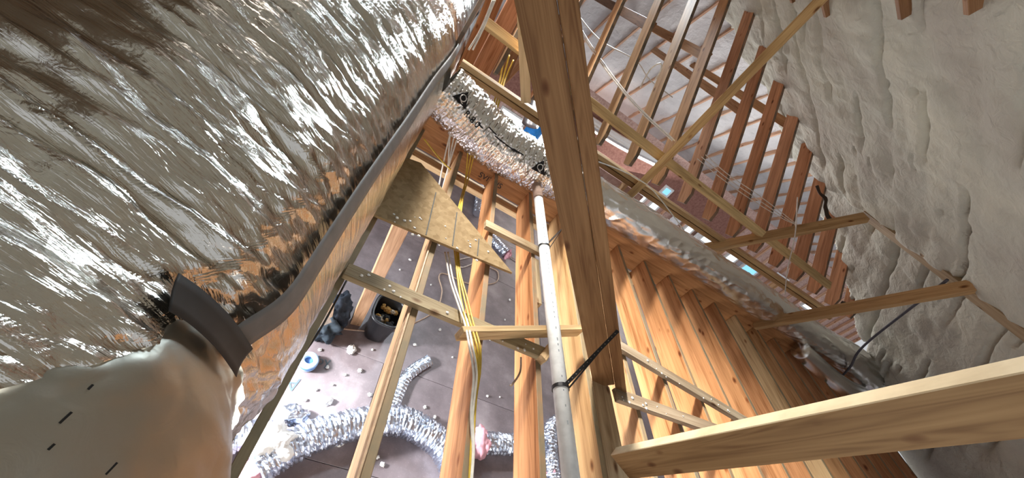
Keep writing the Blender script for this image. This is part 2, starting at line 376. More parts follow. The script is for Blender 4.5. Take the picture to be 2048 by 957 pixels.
# the near roof's other slope, over and behind the foil trunk
me = foam_surface('ceiling', [(-.6, PUR[1] + .445 * (PUR[0] + .6)), (-7.0, PUR[1] + .445 * (PUR[0] + .6) - 3.4)], lambda X: X * 0 + 8.9, -3.0, 9.0, .10, .09, seams=False)
deck = struct(link('ceiling', me, ROOF_DECK, smooth=True))
for k in range(20):  # unseen rafters added to streak the foil's reflections brown
    y = -2.6 + .61 * k; za = PUR[1] + .445 * (PUR[0] + .6)
    o = lumber('deck_rafter', (-.65, y, za - .12), (-6.9, y, za - 3.4 - .06), (0, 0, 1), .18, .04, (.30, .18, .09)); setparent(o, deck)
def nth(k):
    n = k + 1; return '%d%s' % (n, 'th' if 10 <= n % 100 <= 20 else {1: 'st', 2: 'nd', 3: 'rd'}.get(n % 10, 'th'))
for k in range(28):
    x = -.9 + k * .61; n = Vector((0, -.733, -.68)) * .06
    p0 = Vector((x, RIDGE[0] + .3, RIDGE[1] - .1)) + n; p1 = Vector((x, RIDGE[0] + .25 + .68 * 4.85, RIDGE[1] - .1 - .733 * 4.85)) + n
    farn = k
    o = lumber('far_rafter', p0, p1, (0, -.733, -.68), .12, .04, random.choice([PINKW, (.55, .36, .25), (.66, .46, .34)]))
    tag(o, 'pinkish rafter half buried in foam on the far slope, %s from the left' % nth(k), 'rafter', 'far slope rafters showing through the foam')

# far wall of the open great room
YW = 9.55
wb = struct(block('wall_back', -3, 17.2, YW + .1, YW + .14, 0, 3.05, (.6, .4, .3), OSB_PINK, bev=0))
for k in range(50):
    x = -2.9 + k * .406
    o = block('stud', x, x + .04, YW, YW + .09, .04, 2.75, random.choice([PINKW, (.68, .48, .36), (.55, .34, .24)])); setparent(o, wb)
o = block('sole_plate', -3, 17.2, YW, YW + .09, 0, .04, PINKW); setparent(o, wb)
o = block('top_plate', -3, 17.2, YW, YW + .09, 2.75, 2.83, PINKW); setparent(o, wb)
tag(block('rim_panel', -3, 9.2, YW - .06, YW - .02, 2.0, 2.72, (.4, .2, .2), OSB_RED), 'reddish strand board band across the far wall below the foamed slope', 'panel')
def window(n, px, panecol, grow=.0, depth=YW - .1):
    P = [at(a, b, Y=depth) for a, b in px]; x0 = min(p.x for p in P); x1 = max(p.x for p in P); z0 = min(p.z for p in P); z1 = max(p.z for p in P)
    f = .05
    bm = bmesh.new()
    for (a, b, c, d) in ((x0 - f, x1 + f, z0 - f, z0), (x0 - f, x1 + f, z1, z1 + f), (x0 - f, x0, z0, z1), (x1, x1 + f, z0, z1)):
        t = box_bm(a, b, depth - .02, depth + .06, c, d, 0); tm = bpy.data.meshes.new('t'); t.to_mesh(tm); t.free(); bm.from_mesh(tm)
    fr = struct(link('window_%d' % n, to_mesh(bm, 'window_frame'), TINT, None, (.8, .8, .8)))
    pn = block('window_pane', x0, x1, depth + .01, depth + .02, z0, z1, (1, 1, 1), panecol, bev=0); setparent(pn, fr)
    return fr
window(1, [(1293, 420), (1309, 402), (1319, 409), (1304, 425)], SKYPANE)
window(2, [(1325, 386), (1333, 375), (1340, 381), (1334, 391)], SKYBLUE)
window(3, [(1452, 518), (1466, 504), (1478, 512), (1464, 526)], SKYPANE)
window(4, [(1483, 538), (1494, 528), (1508, 548), (1502, 553)], SKYBLUE)
window(5, [(1368, 468), (1384, 446), (1390, 450), (1374, 470)], SKYPANE)
window(6, [(1002, 224), (1030, 232), (1036, 262), (1014, 250)], SKYPANE)
window(7, [(1078, 268), (1100, 276), (1104, 298), (1086, 292)], SKYPANE)
window(9, [(1268, 405), (1282, 386), (1290, 392), (1276, 412)], SKYPANE)
window(10, [(1402, 480), (1418, 464), (1430, 472), (1416, 488)], SKYPANE)
window(8, [(1610, 612), (1622, 600), (1632, 608), (1620, 622)], SKYPANE)
# panels coloured white for the bright light on the far wall
for i, px in enumerate([[(1335, 448), (1352, 428), (1366, 436), (1349, 456)], [(1388, 476), (1404, 459), (1432, 478), (1410, 490)], [(985, 225), (1000, 222), (1010, 242), (995, 250)], [(1540, 560), (1556, 545), (1575, 560), (1560, 575)]]):
    P = [at(a, b, Y=YW - .05) for a, b in px]
    o = block('wall_panel', min(p.x for p in P), max(p.x for p in P), YW - .05, YW - .03, min(p.z for p in P), max(p.z for p in P), (.8, .8, .82), TINT)
    tag(o, ['white panel left of the tan brace end on the far wall', 'pale panel behind the tan brace foot on the far wall', 'pale panel over the crinkled duct on the far wall', 'white panel low between the last bare rafters'][i], 'panel')
# blue window patch past the crinkled duct, built as an upright tube
b0 = at(1063, 268, Y=7.5)
o = tube('water_barrel', [(b0.x, 7.5, b0.z - .25), (b0.x, 7.5, b0.z + .25)], .17, TINT, None, (.03, .22, .62), seg=20, smoothp=False)
tag(o, 'blue drum glimpsed beyond the crinkled duct beside the strut', 'drum')
o = tube('drum_stand', [(b0.x, 7.5, .0), (b0.x, 7.5, b0.z - .26)], .12, TINT, None, (.45, .3, .22), seg=12, smoothp=False)
tag(o, 'pinkish stand below the blue drum beyond the crinkled duct', 'stand')

# ================================================================== CEILING JOISTS
ordn = ['first', 'second', 'third', 'fourth', 'fifth', 'sixth', 'seventh', 'eighth', 'ninth', 'tenth', 'eleventh', 'twelfth', 'thirteenth', 'fourteenth', 'fifteenth', 'sixteenth', 'seventeenth', 'eighteenth']
jc = [OLIVE, (.62, .40, .22), ORANGE, ORANGE, (.60, .40, .20), (.58, .36, .19), (.58, .31, .14), (.56, .285, .125), (.58, .30, .135), (.55, .29, .13), (.50, .26, .12), (.68, .52, .30), (.48, .29, .14), (.42, .22, .1), (.36, .19, .09), (.4, .2, .09), (.36, .18, .08), (.33, .17, .08)]
joists = []
extra = {0: 'seen edge-on', 1: 'brown cables along its side', 2: 'under the hanging yellow cables', 3: 'left of the white pipe', 4: 'carrying the foot of the dark strut', 5: 'just right of the dark strut', 11: 'broad pale one with two dark knots'}
for k in range(18):
    x = .406 * k + .005 - .019
    o = lumber('ceiling_joist', (x, -1.5, ZJ - .1175), (x, 3.50, ZJ - .1175), (0, 0, 1), .235, .038, jc[k])
    e = extra.get(k)
    tag(o, ('pine ceiling joist, %s from the foil trunk%s' % (ordn[k], ', ' + e if e else '')), 'joist', 'ceiling joists')
    dust_top(o); joists.append(o)
# header beam at the joists' far ends, ledger plate under it
hb = lumber('header_beam', (-1.2, 3.53, 2.70), (7.3, 3.53, 2.70), (0, 0, 1), .42, .055, (.46, .235, .10))
tag(hb, 'reddish-brown header beam closing the far ends of the joists under the duct', 'beam')
pl = lumber('ledger_plate', (-1.2, 3.47, 2.425), (7.3, 3.47, 2.425), (0, 1, 0), .16, .06, PALE)
tag(pl, 'pale plate under the joist ends along the foot of the header', 'plate')
# flat strongback beside the fourth joist
a = at(1200, 941, Z=ZJ); b = at(1250, 910, Z=ZJ)
sb = lumber('strongback', (1.632 + .078, -.6, ZJ - .02), (1.632 + .078, 3.48, ZJ - .02), (1, 0, 0), .155, .038, (.55, .43, .28))
tag(sb, 'flat board beside the fifth joist under the dark strut foot', 'board')

# ================================================================== RAFTERS OF THE MAIN ROOF
SLOPE = math.radians(45); RY, RZ = 3.99, 3.35
cs, sn_ = math.cos(SLOPE), math.sin(SLOPE)
def rafter_mesh(L=4.6, d=.185, t=.04):
    # profile in (s along rafter, h across); square heel cut then plumb cut
    prof = [(0, 0), (-.057, .125), (.06, d), (L, d), (L + d, 0)]
    bm = bmesh.new()
    A = [bm.verts.new((-t / 2, h, s)) for s, h in prof]; B = [bm.verts.new((t / 2, h, s)) for s, h in prof]
    bm.faces.new(A[::-1]); bm.faces.new(B)
    for i in range(5): bm.faces.new((A[i], A[(i + 1) % 5], B[(i + 1) % 5], B[i]))
    bmesh.ops.recalc_face_normals(bm, faces=bm.faces); bmesh.ops.bevel(bm, geom=bm.edges[:], offset=.003, segments=1, affect='EDGES')
    return to_mesh(bm, 'roof_rafter')
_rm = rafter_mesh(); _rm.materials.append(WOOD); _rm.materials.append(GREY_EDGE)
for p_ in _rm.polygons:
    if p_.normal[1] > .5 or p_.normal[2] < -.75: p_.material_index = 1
rcol = {-4: DARK, -3: BROWN, -2: (.42, .22, .12), -1: (.55, .36, .2), 0: (.60, .42, .25), 1: (.58, .37, .2), 2: (.55, .32, .16)}
for k in range(-4, 13):
    x = 1.605 + .428 * k
    o = link('roof_rafter', _rm, WOOD, None, rcol.get(k, random.choice([(.58, .31, .17), (.54, .28, .15), (.60, .34, .20)])))
    m = Matrix.Identity(4)
    m[0][0] = 1; m[1][1] = -sn_; m[2][1] = cs; m[1][2] = cs; m[2][2] = sn_; m[0][1] = m[0][2] = m[1][0] = m[2][0] = 0
    m[0][3] = x; m[1][3] = RY; m[2][3] = RZ
    o.matrix_world = m
    side = 'left of the dark strut' if k < 0 else 'right of the dark strut'
    n = (-k) if k < 0 else k + 1
    tag(o, 'bare sloping rafter with clipped lower end, %s %s' % (ordn[n - 1], side), 'rafter', 'bare rafters of the main roof')
# ridge board
tag(lumber('ridge_board', (-.6, RIDGE[0] + .13, RIDGE[1] + .02), (7.4, RIDGE[0] + .13, RIDGE[1] + .02), (0, 0, 1), .28, .04, BROWN), 'ridge board at the top of the bare rafters', 'board')
# runner nailed over the rafters
nrm = Vector((0, -sn_, cs)); ru = Vector((0, cs, sn_))
def on_raf(s, x, h=.235): return Vector((x, RY, RZ)) + ru * s + nrm * h
o = lumber('runner', on_raf(.26, .0, .206), on_raf(.12, 5.55, .206), ru, .10, .045, (.56, .42, .22))
tag(o, 'long pale 2x4 runner nailed across the bare rafters', 'board')
# doubled plate under the rafter feet
plt = empty('rafter_plate', (0, 3.99, 3.2), 'doubled tan plate under the clipped rafter feet', 'beam')
lumber('plate_board', (.0, 3.985, 3.272), (6.2, 3.985, 3.272), (0, 1, 0), .11, .05, (.50, .34, .17), plt)
lumber('plate_board', (.0, 3.985, 3.215), (6.2, 3.985, 3.215), (0, 1, 0), .12, .05, (.40, .24, .11), plt)
for i, x in enumerate([.35, 1.45, 2.2, 3.9, 5.0]):
    o = block('cripple_stud', x, x + .04, 3.96, 4.05, 2.74 - 2.74 * (i % 2 == 9), 3.19, (.6, .42, .25))
    tag(o, 'short cripple stud under the rafter plate, %s from the left' % ordn[i], 'stud', 'cripple studs')
tag(block('subroof_panel', 1.3, 2.55, 4.05, 4.07, 2.72, 3.15, (.6, .4, .35), OSB_PINK), 'pink strand board standing behind the rafter plate right of the dark strut', 'panel')
# vertical tan post in front of the rafters
p0 = at(1262, 390, Y=3.88)
o = lumber('tall_post', (p0.x, 3.88, 2.93), (p0.x, 3.88, 6.3), (1, -.7, 0), .085, .10, (.58, .40, .19))
tag(o, 'tall tan post rising past the rafters to the upper right of the frame', 'post')
# leaning paired brace left of the dark strut
q = at(1052, 205, Y=3.93)
br = empty('paired_brace', (q.x, 3.93, q.z), 'pale paired 2x4 brace hanging left of the dark strut', 'brace')
d = Vector((-.60, -.04, .8)).normalized()
lumber('brace_board', q, q + d * 2.3, (.8, 0, .6), .10, .04, PALE, br)
q2 = q + Vector((.068, 0, .075)); lumber('brace_board', q2, q2 + d * 2.2, (.8, 0, .6), .05, .04, (.66, .52, .33), br)
# far odds and ends between the rafters
for i, (k, z) in enumerate(((0, 4.55), (2, 4.7), (4, 4.5), (6, 4.75))):
    x = 1.605 + .428 * k + .045
    o = lumber('collar_tie', (x, RY + (z - RZ) - .15, z), (x, RIDGE[0] + .25 + .68 * (RIDGE[1] - .1 - z) / .733, z), (0, 0, 1), .12, .04, [DARK, BROWN, (.45, .27, .15), BROWN][i])
    tag(o, 'brown collar tie crossing behind the bare rafters, %s from the left' % ordn[i], 'board', 'collar ties')
for i, (a, b, Y, r) in enumerate([((1150, 225), (1330, 330), 9.34, .16), ((1100, 120), (1060, 250), 7.2, .17)]):
    P = [np.array(at(*a, Y=Y)), np.array(at((a[0] + b[0]) / 2, (a[1] + b[1]) / 2 + 6, Y=Y)), np.array(at(*b, Y=Y))]
    o = tube('far_duct', P, r, FOIL_DUCT, seg=14)
    tag(o, ['silver duct lying along the far wall above the red band', 'silver duct hanging behind the paired brace'][i], 'duct')

for i, (a, b, Y, wd, c) in enumerate([((958, 150), (1012, 45), 4.35, .20, (.46, .25, .17)), ((925, 150), (965, 55), 4.6, .18, (.40, .20, .10)), ((1000, 150), (1035, 70), 4.75, .22, (.27, .15, .08)), ((985, 185), (1045, 120), 5.0, .10, (.5, .3, .18))]):
    A = at(*a, Y=Y); B = at(*b, Y=Y + .35); d_ = (B - A).normalized()
    o = lumber('stub_rafter', A, B + d_ * 1.0, (1, .2, 0), wd, .045, c)
    tag(o, ['pinkish-brown rafter end with round-worn edge left of the paired brace', 'brown rafter end nearest the grey tape, left of the paired brace', 'dark brown rafter end just left of the paired brace', 'short orange-brown web piece below the dark rafter end'][i], 'rafter')
# ================================================================== BRACES OF THE NEAR ROOF
b2 = at(1512, 650, Z=ZJ + .04); t2 = Vector((4.95, 2.75, 4.47)); b1 = at(1412, 497, Y=3.90); t1 = at(1722, 437, X=4.9)
for (p, q, lab, c, e) in ((b2, t2, 'tan purlin brace from the pale joist up to the foamed purlin, nearer of the two', TAN, .12), (b1, t1, 'tan purlin brace starting behind the duct, farther of the two', TAN, .05)):
    dr = (q - p).normalized()
    o = lumber('purlin_brace', p - dr * .02, q + dr * e, (0, 1, .3), .12, .07, c); tag(o, lab, 'brace')
pd = (t1 - t2).normalized()
o = lumber('purlin', (5.045, -1.1, 4.48), (5.045, 4.12, 4.48), (1, 0, -.6), .13, .05, (.40, .32, .21))
tag(o, 'foam-dusted purlin where the two foam slopes meet', 'purlin')
# near pale brace, lower right
p = Vector((1.735, .985, ZJ)); d = Vector((-.40, -.335, .99)); 
pb = at(1243, 930, Z=ZJ + .02); 
def depthpt(px, py, dep): return Vector(CAM + MW.T @ (np.array([(px - 1024) / FPX, (py - 478.5) / FPX, 1]) * dep))
pa = depthpt(1250, 926, 2.02); pc = depthpt(2048, 796, .83)
dr = (pc - pa).normalized()
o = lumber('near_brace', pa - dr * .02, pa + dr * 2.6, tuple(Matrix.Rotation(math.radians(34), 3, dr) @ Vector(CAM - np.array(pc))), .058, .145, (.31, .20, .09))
nb = o; nb.data.materials.append(LIT_EDGE); upv = nb.matrix_world.to_3x3().inverted() @ Vector((0, 0, 1)); sg_ = 1 if (nb.matrix_world.to_3x3() @ Vector((0, 1, 0))).dot(Vector(CAM) - Vector(pa)) > 0 else -1
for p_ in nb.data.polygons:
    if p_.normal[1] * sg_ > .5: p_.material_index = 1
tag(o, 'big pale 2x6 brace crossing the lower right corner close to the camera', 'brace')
# near roof rafters showing in the foam, top right
for i, (a, b) in enumerate([((1795, -40), (1905, 70)), ((1935, -50), (2010, 55)), ((1640, -30), (1735, 62)), ((1570, -60), (1640, 25))]):
    n = (.445, 0, 1); o_ = (PUR[0], 0, PUR[1] - .09)
    A = Vector(onplane(*a, o_, n)); y = A.y
    B = onplane(*b, o_, n); X0 = A.x - .8; X1 = B[0]
    zf = lambda X: PUR[1] - .07 + .445 * (PUR[0] - X)
    o = lumber('near_rafter', (X0, y, zf(X0)), (X1, y, zf(X1) + .10), (0, 0, 1), .22, .04, (.30, .17, .09))
    tag(o, 'brown rafter tip breaking out of the foam at the top right, %s' % ['third from the left', 'fourth and rightmost', 'second from the left', 'leftmost'][i], 'rafter', 'near rafters in the foam')

# ================================================================== DARK STRUT
sa = Vector((1.775, 1.5, ZJ + .005)); sd = Vector((-.733, 0, .680)).normalized(); sx = Vector((.680, 0, .733))
st = empty('dark_strut', sa, 'thick dark-brown two-board strut crossing the middle of the view', 'strut')
lumber('wide_board', sa - sx * .03 + sd * .02, sa - sx * .03 + sd * 3.2, sx, .135, .04, (.27, .155, .07), st)
lumber('narrow_board', sa + sx * .073 - sd * .06 + Vector((0, -.012, 0)), sa + sx * .073 + sd * 3.2 + Vector((0, -.012, 0)), sx, .066, .05, (.25, .14, .062), st)

# ================================================================== CROSS BOARDS ON THE JOISTS
def cross(p, q, wd, th, z, c, lab, name='cross_board', up=False):
    A = at(*p, Z=ZJ + z); B = at(*q, Z=ZJ + z); d = (B - A).normalized(); side = Vector((0, 0, 1)) if up else Vector((-d.y, d.x, 0))
    o = lumber(name, A, B, side, wd, th, c); tag(o, lab, 'board'); return o
c1 = cross((690, 541), (1092, 712), .088, .038, .020, (.37, .315, .20), 'olive 2x4 with foam spots lying across the first four joists')
c2 = cross((918, 668), (1160, 662), .089, .038, .084, (.60, .46, .26), 'short tan 2x4 on edge crossing behind the white pipe', up=True)
c3 = cross((970, 449), (1082, 506), .088, .038, .020, (.55, .46, .31), 'tan 2x4 stub far up behind the upper pipe strap')
c4 = cross((1238, 693), (1500, 850), .088, .038, .020, (.35, .30, .225), 'grey 2x4 slanting right from the strut, upper of the pair')
c5 = cross((1230, 790), (1450, 868), .088, .038, .020, (.37, .31, .23), 'grey 2x4 slanting right from the strut foot, lower of the pair')
w0 = at(1080, 722, Z=ZJ + .02); w1 = at(1106, 690, Z=ZJ + .02)
tag(lumber('wedge_block', w0, w1, (0, 0, 1), .07, .05, PALE), 'small pale wedge block wedged beside the white pipe', 'block')
o = lumber('scab_board', (1.24, 1.95, ZJ - .05), (1.24, 2.45, ZJ - .05), (0, 0, 1), .10, .045, OLIVE); tag(o, 'short scab nailed to the fourth joist left of the pipe', 'board')
def dabs(parent, n, p, q, spread, z, r=.008):
    A = at(*p, Z=z); B = at(*q, Z=z); d = (B - A).normalized(); s = Vector((-d.y, d.x, 0))
    for i in range(n):
        c = A.lerp(B, random.uniform(.03, .97)) + s * random.uniform(-spread, spread)
        bm = bmesh.new(); bmesh.ops.create_icosphere(bm, subdivisions=1, radius=r * random.uniform(.5, 1.5))
        for v in bm.verts: v.co = Vector((v.co.x * random.uniform(.7, 1.4), v.co.y * random.uniform(.7, 1.4), v.co.z * .4))
        o = link('foam_spatter', to_mesh(bm, 'foam_spatter'), SCRAP, smooth=True); o.location = (c.x, c.y, z); 
        w_ = Matrix.Translation(o.location); o.parent = parent; o.matrix_parent_inverse = parent.matrix_basis.inverted()
dabs(c1, 14, (690, 541), (1092, 712), .035, ZJ + .040); dabs(c4, 12, (1238, 693), (1490, 845), .03, ZJ + .040); dabs(c5, 11, (1230, 790), (1440, 866), .03, ZJ + .040)

# leftover strand board sheet
P = [at(*p, Z=ZJ + .055) for p in [(700, 407), (762, 435), (1025, 546), (842, 326), (770, 300)]]
bm = bmesh.new(); bot = [bm.verts.new((p.x, p.y, -.018)) for p in P]; top = [bm.verts.new((p.x, p.y, 0)) for p in P]
bm.faces.new(bot[::-1]); bm.faces.new(top)
for i in range(5): bm.faces.new((bot[i], bot[(i + 1) % 5], top[(i + 1) % 5], top[i]))
bmesh.ops.recalc_face_normals(bm, faces=bm.faces)
osb = link('board_offcut', to_mesh(bm, 'board_offcut'), OSB); osb.location = (0, 0, ZJ + .055)
tag(osb, 'triangular strand board offcut lying on the joists with ruled lines', 'board')
for (a, b) in (((872, 385), (852, 470)), ((914, 425), (905, 492)), ((958, 478), (955, 512))):
    A = at(*a, Z=ZJ + .0565); B = at(*b, Z=ZJ + .0565)
    o = lumber('ruled_line', A, B, (0, 0, 1), .0015, .008, (.1, .1, .09), mat=TINT, bev=0); o.parent = osb; o.matrix_parent_inverse = osb.matrix_basis.inverted()
dabs(osb, 22, (780, 425), (1000, 520), .12, ZJ + .056, .009)

# stud leaning up from the floor
a = at(712, 645, Z=.0); 
b = at(812, 430, Z=2.40)
o = lumber('leaning_stud', a, b, (1, .2, 0), .13, .09, (.56, .36, .22)); tag(o, 'brown doubled stud rising from the floor beside the black tub', 'stud')

for i, (pts, Y, r) in enumerate([([(1634, 372), (1640, 388), (1650, 402), (1652, 420), (1660, 438)], 4.62, .022), ([(1682, 606), (1700, 612), (1712, 624)], 4.05, .035)]):  # dark pieces that paint in the shaded gap along the foam edge
    P = [at(a, b, Y=Y - .05 * j) for j, (a, b) in enumerate(pts)]
    o = tube('torn_flap', P, r, TINT, None, (.05, .035, .025), seg=7, n=4); 
    for v in o.data.vertices: v.co += Vector((mnoise.noise(v.co * 9), mnoise.noise(v.co * 9 + Vector((3, 0, 0))), mnoise.noise(v.co * 9 + Vector((7, 0, 0))))) * r * 1.2
    tag(o, ['dark torn flap hanging along the ragged foam edge above the farther tan brace', 'dark torn scrap at the foam edge behind the nearer tan brace'][i], 'scrap')
# ================================================================== FOIL-WRAPPED TRUNK
XC, ZC, RA, RB, NE = -.95, 3.0, .93, .78, 2.3
def trunk(Y, th):
    c, s = np.cos(th), np.sin(th)
    x = np.sign(c) * np.abs(c) ** (2 / NE) * RA; z = np.sign(s) * np.abs(s) ** (2 / NE) * RB
    return x, z
def seamY(th):   # where the wrinkled jacket meets the smooth sleeve
    v = np.interp(th, _t, _s) - S0 - VT
    return .52 - .10 * np.clip(v / .17, 0, 1) ** 2 - 1.35 * np.clip(v - .15, 0, 1.2)
def trunk_pos(Y, th, rad):
    x, z = trunk(Y, th)
    pinch = .055 * np.exp(-((Y - .50) / .10) ** 2) * np.clip(np.cos(th) * 1.3, 0, 1)
    sag = .008 * np.sin(Y * 1.9 + 1) + .006 * np.sin(Y * 4.1)
    sx = (RA + rad - pinch) / RA; sz = (RB + rad) / RB
    return np.stack([XC + x * sx + sag * .5 * np.ones_like(th), Y + 0 * th, ZC + z * sz], -1)
def arc_table():
    t = np.linspace(-1.25, 2.9, 4000); x, z = trunk(0, t); s = np.r_[0, np.cumsum(np.hypot(np.diff(x), np.diff(z)))]
    return t, s
_t, _s = arc_table(); S0 = np.interp(.0, _t, _s); VT = np.interp(.462, _t, _s) - S0
def jacket_h(u, v, th):
    """wrinkle relief: long folds round the trunk, cross folds, crumpled facets; calmer on the lower right flank"""
    uu = u + .16 * v + .05 * (vn(u * 3, v * 3) - .5)
    calm = np.clip((v - .47) / .12, 0, 1)                      # 0 on the flank by the tape, 1 above
    near = np.clip((1.3 - u) / .9, 0, 1)
    top = np.clip((v - 1.25) / .4, 0, 1)
    cr = lambda n: np.clip(1 - np.abs(2 * n - 1) * 2.2, 0, 1) ** 1.5
    f1 = cr(vn(uu * 7 + .8 * vn(uu * 2, v * 2), v * .9)); f2 = cr(vn(uu * 16 + 5, v * 1.3)); f3 = cr(vn(uu * 34 + 3, v * 2.4)); f4 = vn(uu * 4 + 40, v * .7)
    fc = facet(uu * 8.5, v * 1.7 + .5 * uu); fc2 = facet(uu * 24 + 9, v * 6)
    amp = (.2 + .8 * calm) * (1 - .3 * top)
    fc3 = facet(uu * 15 + 2, v * 4.2); fc4 = facet(uu * 44 + 1, v * 15)
    h = amp * (.012 * f1 + .010 * f2 + .006 * f3 + .008 * f4) + (.3 + .7 * calm) * (.018 * fc + .020 * fc3 + .011 * fc2 + .0045 * fc4)
    ruff = .8 * np.exp(-((v - .53) / .15) ** 2) * np.clip((2.6 - u) / 1.2, 0, 1) + .85 * np.exp(-((u - seamY(th) - .06) / .13) ** 2)
    h += np.clip(ruff, 0, 1) * (.008 * ridge(uu * 26 + 2 * vn(uu * 9, v * 9), v * 4) + .014 * facet(uu * 30, v * 13) + .010 * facet(uu * 17 + 5, v * 11 + 3))
    return h
ug = [0.20]
while ug[-1] < 6.6: ug.append(ug[-1] + .0042 * max(1.0, (ug[-1] + .15) / .75))
ug = np.array(ug); vg = np.arange(np.interp(-1.1, _t, _s) - S0, np.interp(2.5, _t, _s) - S0, .0072)
U, Vv = np.meshgrid(ug, vg, indexing='ij'); TH = np.interp(Vv + S0, _s, _t)
YY = np.maximum(U, 0) + 0
start = seamY(TH); YY = start + (U - ug[0]) * (6.6 - start) / (6.6 - ug[0])
H = jacket_h(YY, Vv, TH)
Pj = trunk_pos(YY, TH, H)
tr = empty('foil_duct', (XC, .5, ZC), 'huge trunk duct wrapped in crumpled silver foil filling the left of the view', 'duct')
# light comes to the jacket as a real open-ended skin; a core closes it
o = link('foil_jacket', grid_mesh('foil_jacket', Pj), FOIL, smooth=True); setparent(o, tr)
us = np.arange(-1.9, .62, .008); U2, V2 = np.meshgrid(us, vg, indexing='ij'); TH2 = np.interp(V2 + S0, _s, _t)
end = seamY(TH2) + .03; Y2 = -1.9 + (U2 + 1.9) * (end + 1.9) / 2.52
dist = end - Y2
bul = .035 * np.exp(-((Y2 - .33) / .16) ** 2) * np.clip(np.cos(TH2) * 1.4, 0, 1)
flank = np.clip((.62 - V2) / .25, 0, 1)
H2 = -.010 + bul + .006 * fbm(Y2 * 3.5, V2 * 3.5, 3) + (.009 + .010 * flank) * facet(Y2 * 7 + .8 * V2, V2 * 4) + .006 * flank * facet(Y2 * 22, V2 * 12) \
     + .018 * np.exp(-(dist / .09) ** 2) * facet(Y2 * 20, V2 * 13 + 4) - .012 * np.exp(-(dist / .03) ** 2)
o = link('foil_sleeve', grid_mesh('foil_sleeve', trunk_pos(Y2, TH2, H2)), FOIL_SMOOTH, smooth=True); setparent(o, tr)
for a_, b_ in (((188, 764), (172, 786)), ((142, 828), (122, 850)), ((112, 888), (102, 905)), ((232, 928), (214, 950))):
    ends = []
    for px in (a_, b_):
        P = trunk_pos(Y2, TH2, H2).reshape(-1, 3); qd = (P - CAM) @ MW.T; ok = qd[:, 2] > .05
        e_ = np.where(ok, (qd[:, 0] / np.where(ok, qd[:, 2], 1) * FPX + 1024 - px[0]) ** 2 + (qd[:, 1] / np.where(ok, qd[:, 2], 1) * FPX + 478.5 - px[1]) ** 2, 1e9)
        ends.append(P[np.argmin(e_)])
    if np.linalg.norm(ends[0] - ends[1]) > .004:
        o = lumber('foil_slit', ends[0], ends[1], tuple(CAM - ends[0]), .002, .0028, (.03, .028, .025), tr, mat=TINT, bev=0)
# smooth flank patch under the tape (overlapping sheet)
# grey tape along the flank and the folded tail, its shade in the colour
def tape_strip(name, path, width, lift, n, m, matl):
    """path: list of (Y, v); strip of constant width following the trunk"""
    Q = smooth_path([(a, b, 0) for a, b in path], n)[:, :2]; T = np.gradient(Q, axis=0); T /= np.linalg.norm(T, axis=1)[:, None]
    Nn = np.stack([-T[:, 1], T[:, 0]], -1); w_ = np.linspace(-.5, .5, m) * width
    G = Q[:, None] + Nn[:, None] * w_[None, :, None]
    th = np.interp(G[..., 1] + S0, _s, _t)
    P = trunk_pos(G[..., 0], th, lift if np.isscalar(lift) else lift(G, th))
    o = link(name, grid_mesh(name, P), matl, smooth=True)
    so = o.modifiers.new('thickness', 'SOLIDIFY'); so.thickness = .0015
    setparent(o, tr); return o
vt = VT
tape_strip('duct_tape', [(.49, vt), (.8, vt), (1.4, vt), (2.2, vt), (3.4, vt), (5.0, vt), (6.4, vt)], .070, .0225, 40, 5, TAPE)
tape_strip('tape_tail', [(.50, vt - .045), (.495, vt + .0), (.488, vt + .07), (.475, vt + .15), (.462, vt + .20)], .066, .030, 8, 5, TAPE_SHADED)

# ================================================================== BIG FLEX DUCT
cp = [(885, 178, 3.50), (930, 225, 3.50), (985, 280, 3.50), (1060, 328, 3.52), (1150, 372, 3.55), (1250, 432, 3.55), (1350, 493, 3.57), (1450, 556, 3.58), (1550, 622, 3.58), (1640, 683, 3.57), (1705, 722, 3.50)]
CPs = [np.array(at(a, b, Y=y)) for a, b, y in cp]
CPs += [CPs[-1] + np.array([.55, -.12, -.10]), CPs[-1] + np.array([.72, -.25, -.55]), CPs[-1] + np.array([.70, -.6, -1.0])]
PD = smooth_path(CPs, 44); TD, ND, BD = path_frames(PD)
sD = np.r_[0, np.cumsum(np.linalg.norm(np.diff(PD, axis=0), axis=1))]
def duct_r(s, th):
    cr = np.clip((1.95 - s) / .5, .0, 1)                     # crinkled near end, smooth beyond the strut
    under = np.clip(np.cos(th - 4.4), 0, 1)
    r = .205 + cr * .032 + .008 * np.sin(s * 3.1)
    r = r + cr * (.0075 * ridge(s * 55, th * 2.6) + .011 * facet(s * 46, th * 9) + .006 * ridge(s * 24, th * 1.3)) + (1 - cr) * (.006 * facet(s * 9, th * 3) + .005 * ridge(s * 8 + th, th * 3) + under * .012 * facet(s * 16, th * 6))
    return r
# finer sampling along the near part
sf = np.arange(0, sD[-1], .0065); PF = np.stack([np.interp(sf, sD, PD[:, i]) for i in range(3)], 1)
TF, NF, BF = path_frames(PF); NTH = 216; th = np.linspace(0, 2 * np.pi, NTH, endpoint=False)
R_ = duct_r(sf[:, None], th[None, :])
VD = PF[:, None] + R_[..., None] * (np.cos(th)[None, :, None] * NF[:, None] + np.sin(th)[None, :, None] * BF[:, None])
bd = empty('flex_duct', PF[0], 'large silver insulated flex duct running along the header behind the strut', 'duct')
o = link('foil_sleeve', grid_mesh('duct_sleeve', VD, closed=True), FOIL_DUCT, smooth=True); setparent(o, bd)
def duct_pt(s, t, lift=.006):
    i = np.clip(np.searchsorted(sf, s), 1, len(sf) - 1); f = (s - sf[i - 1]) / (sf[i] - sf[i - 1])
    p = PF[i - 1] * (1 - f) + PF[i] * f
    return p + (duct_r(np.array(s), np.array(t)) + lift) * (math.cos(t) * NF[i] + math.sin(t) * BF[i])
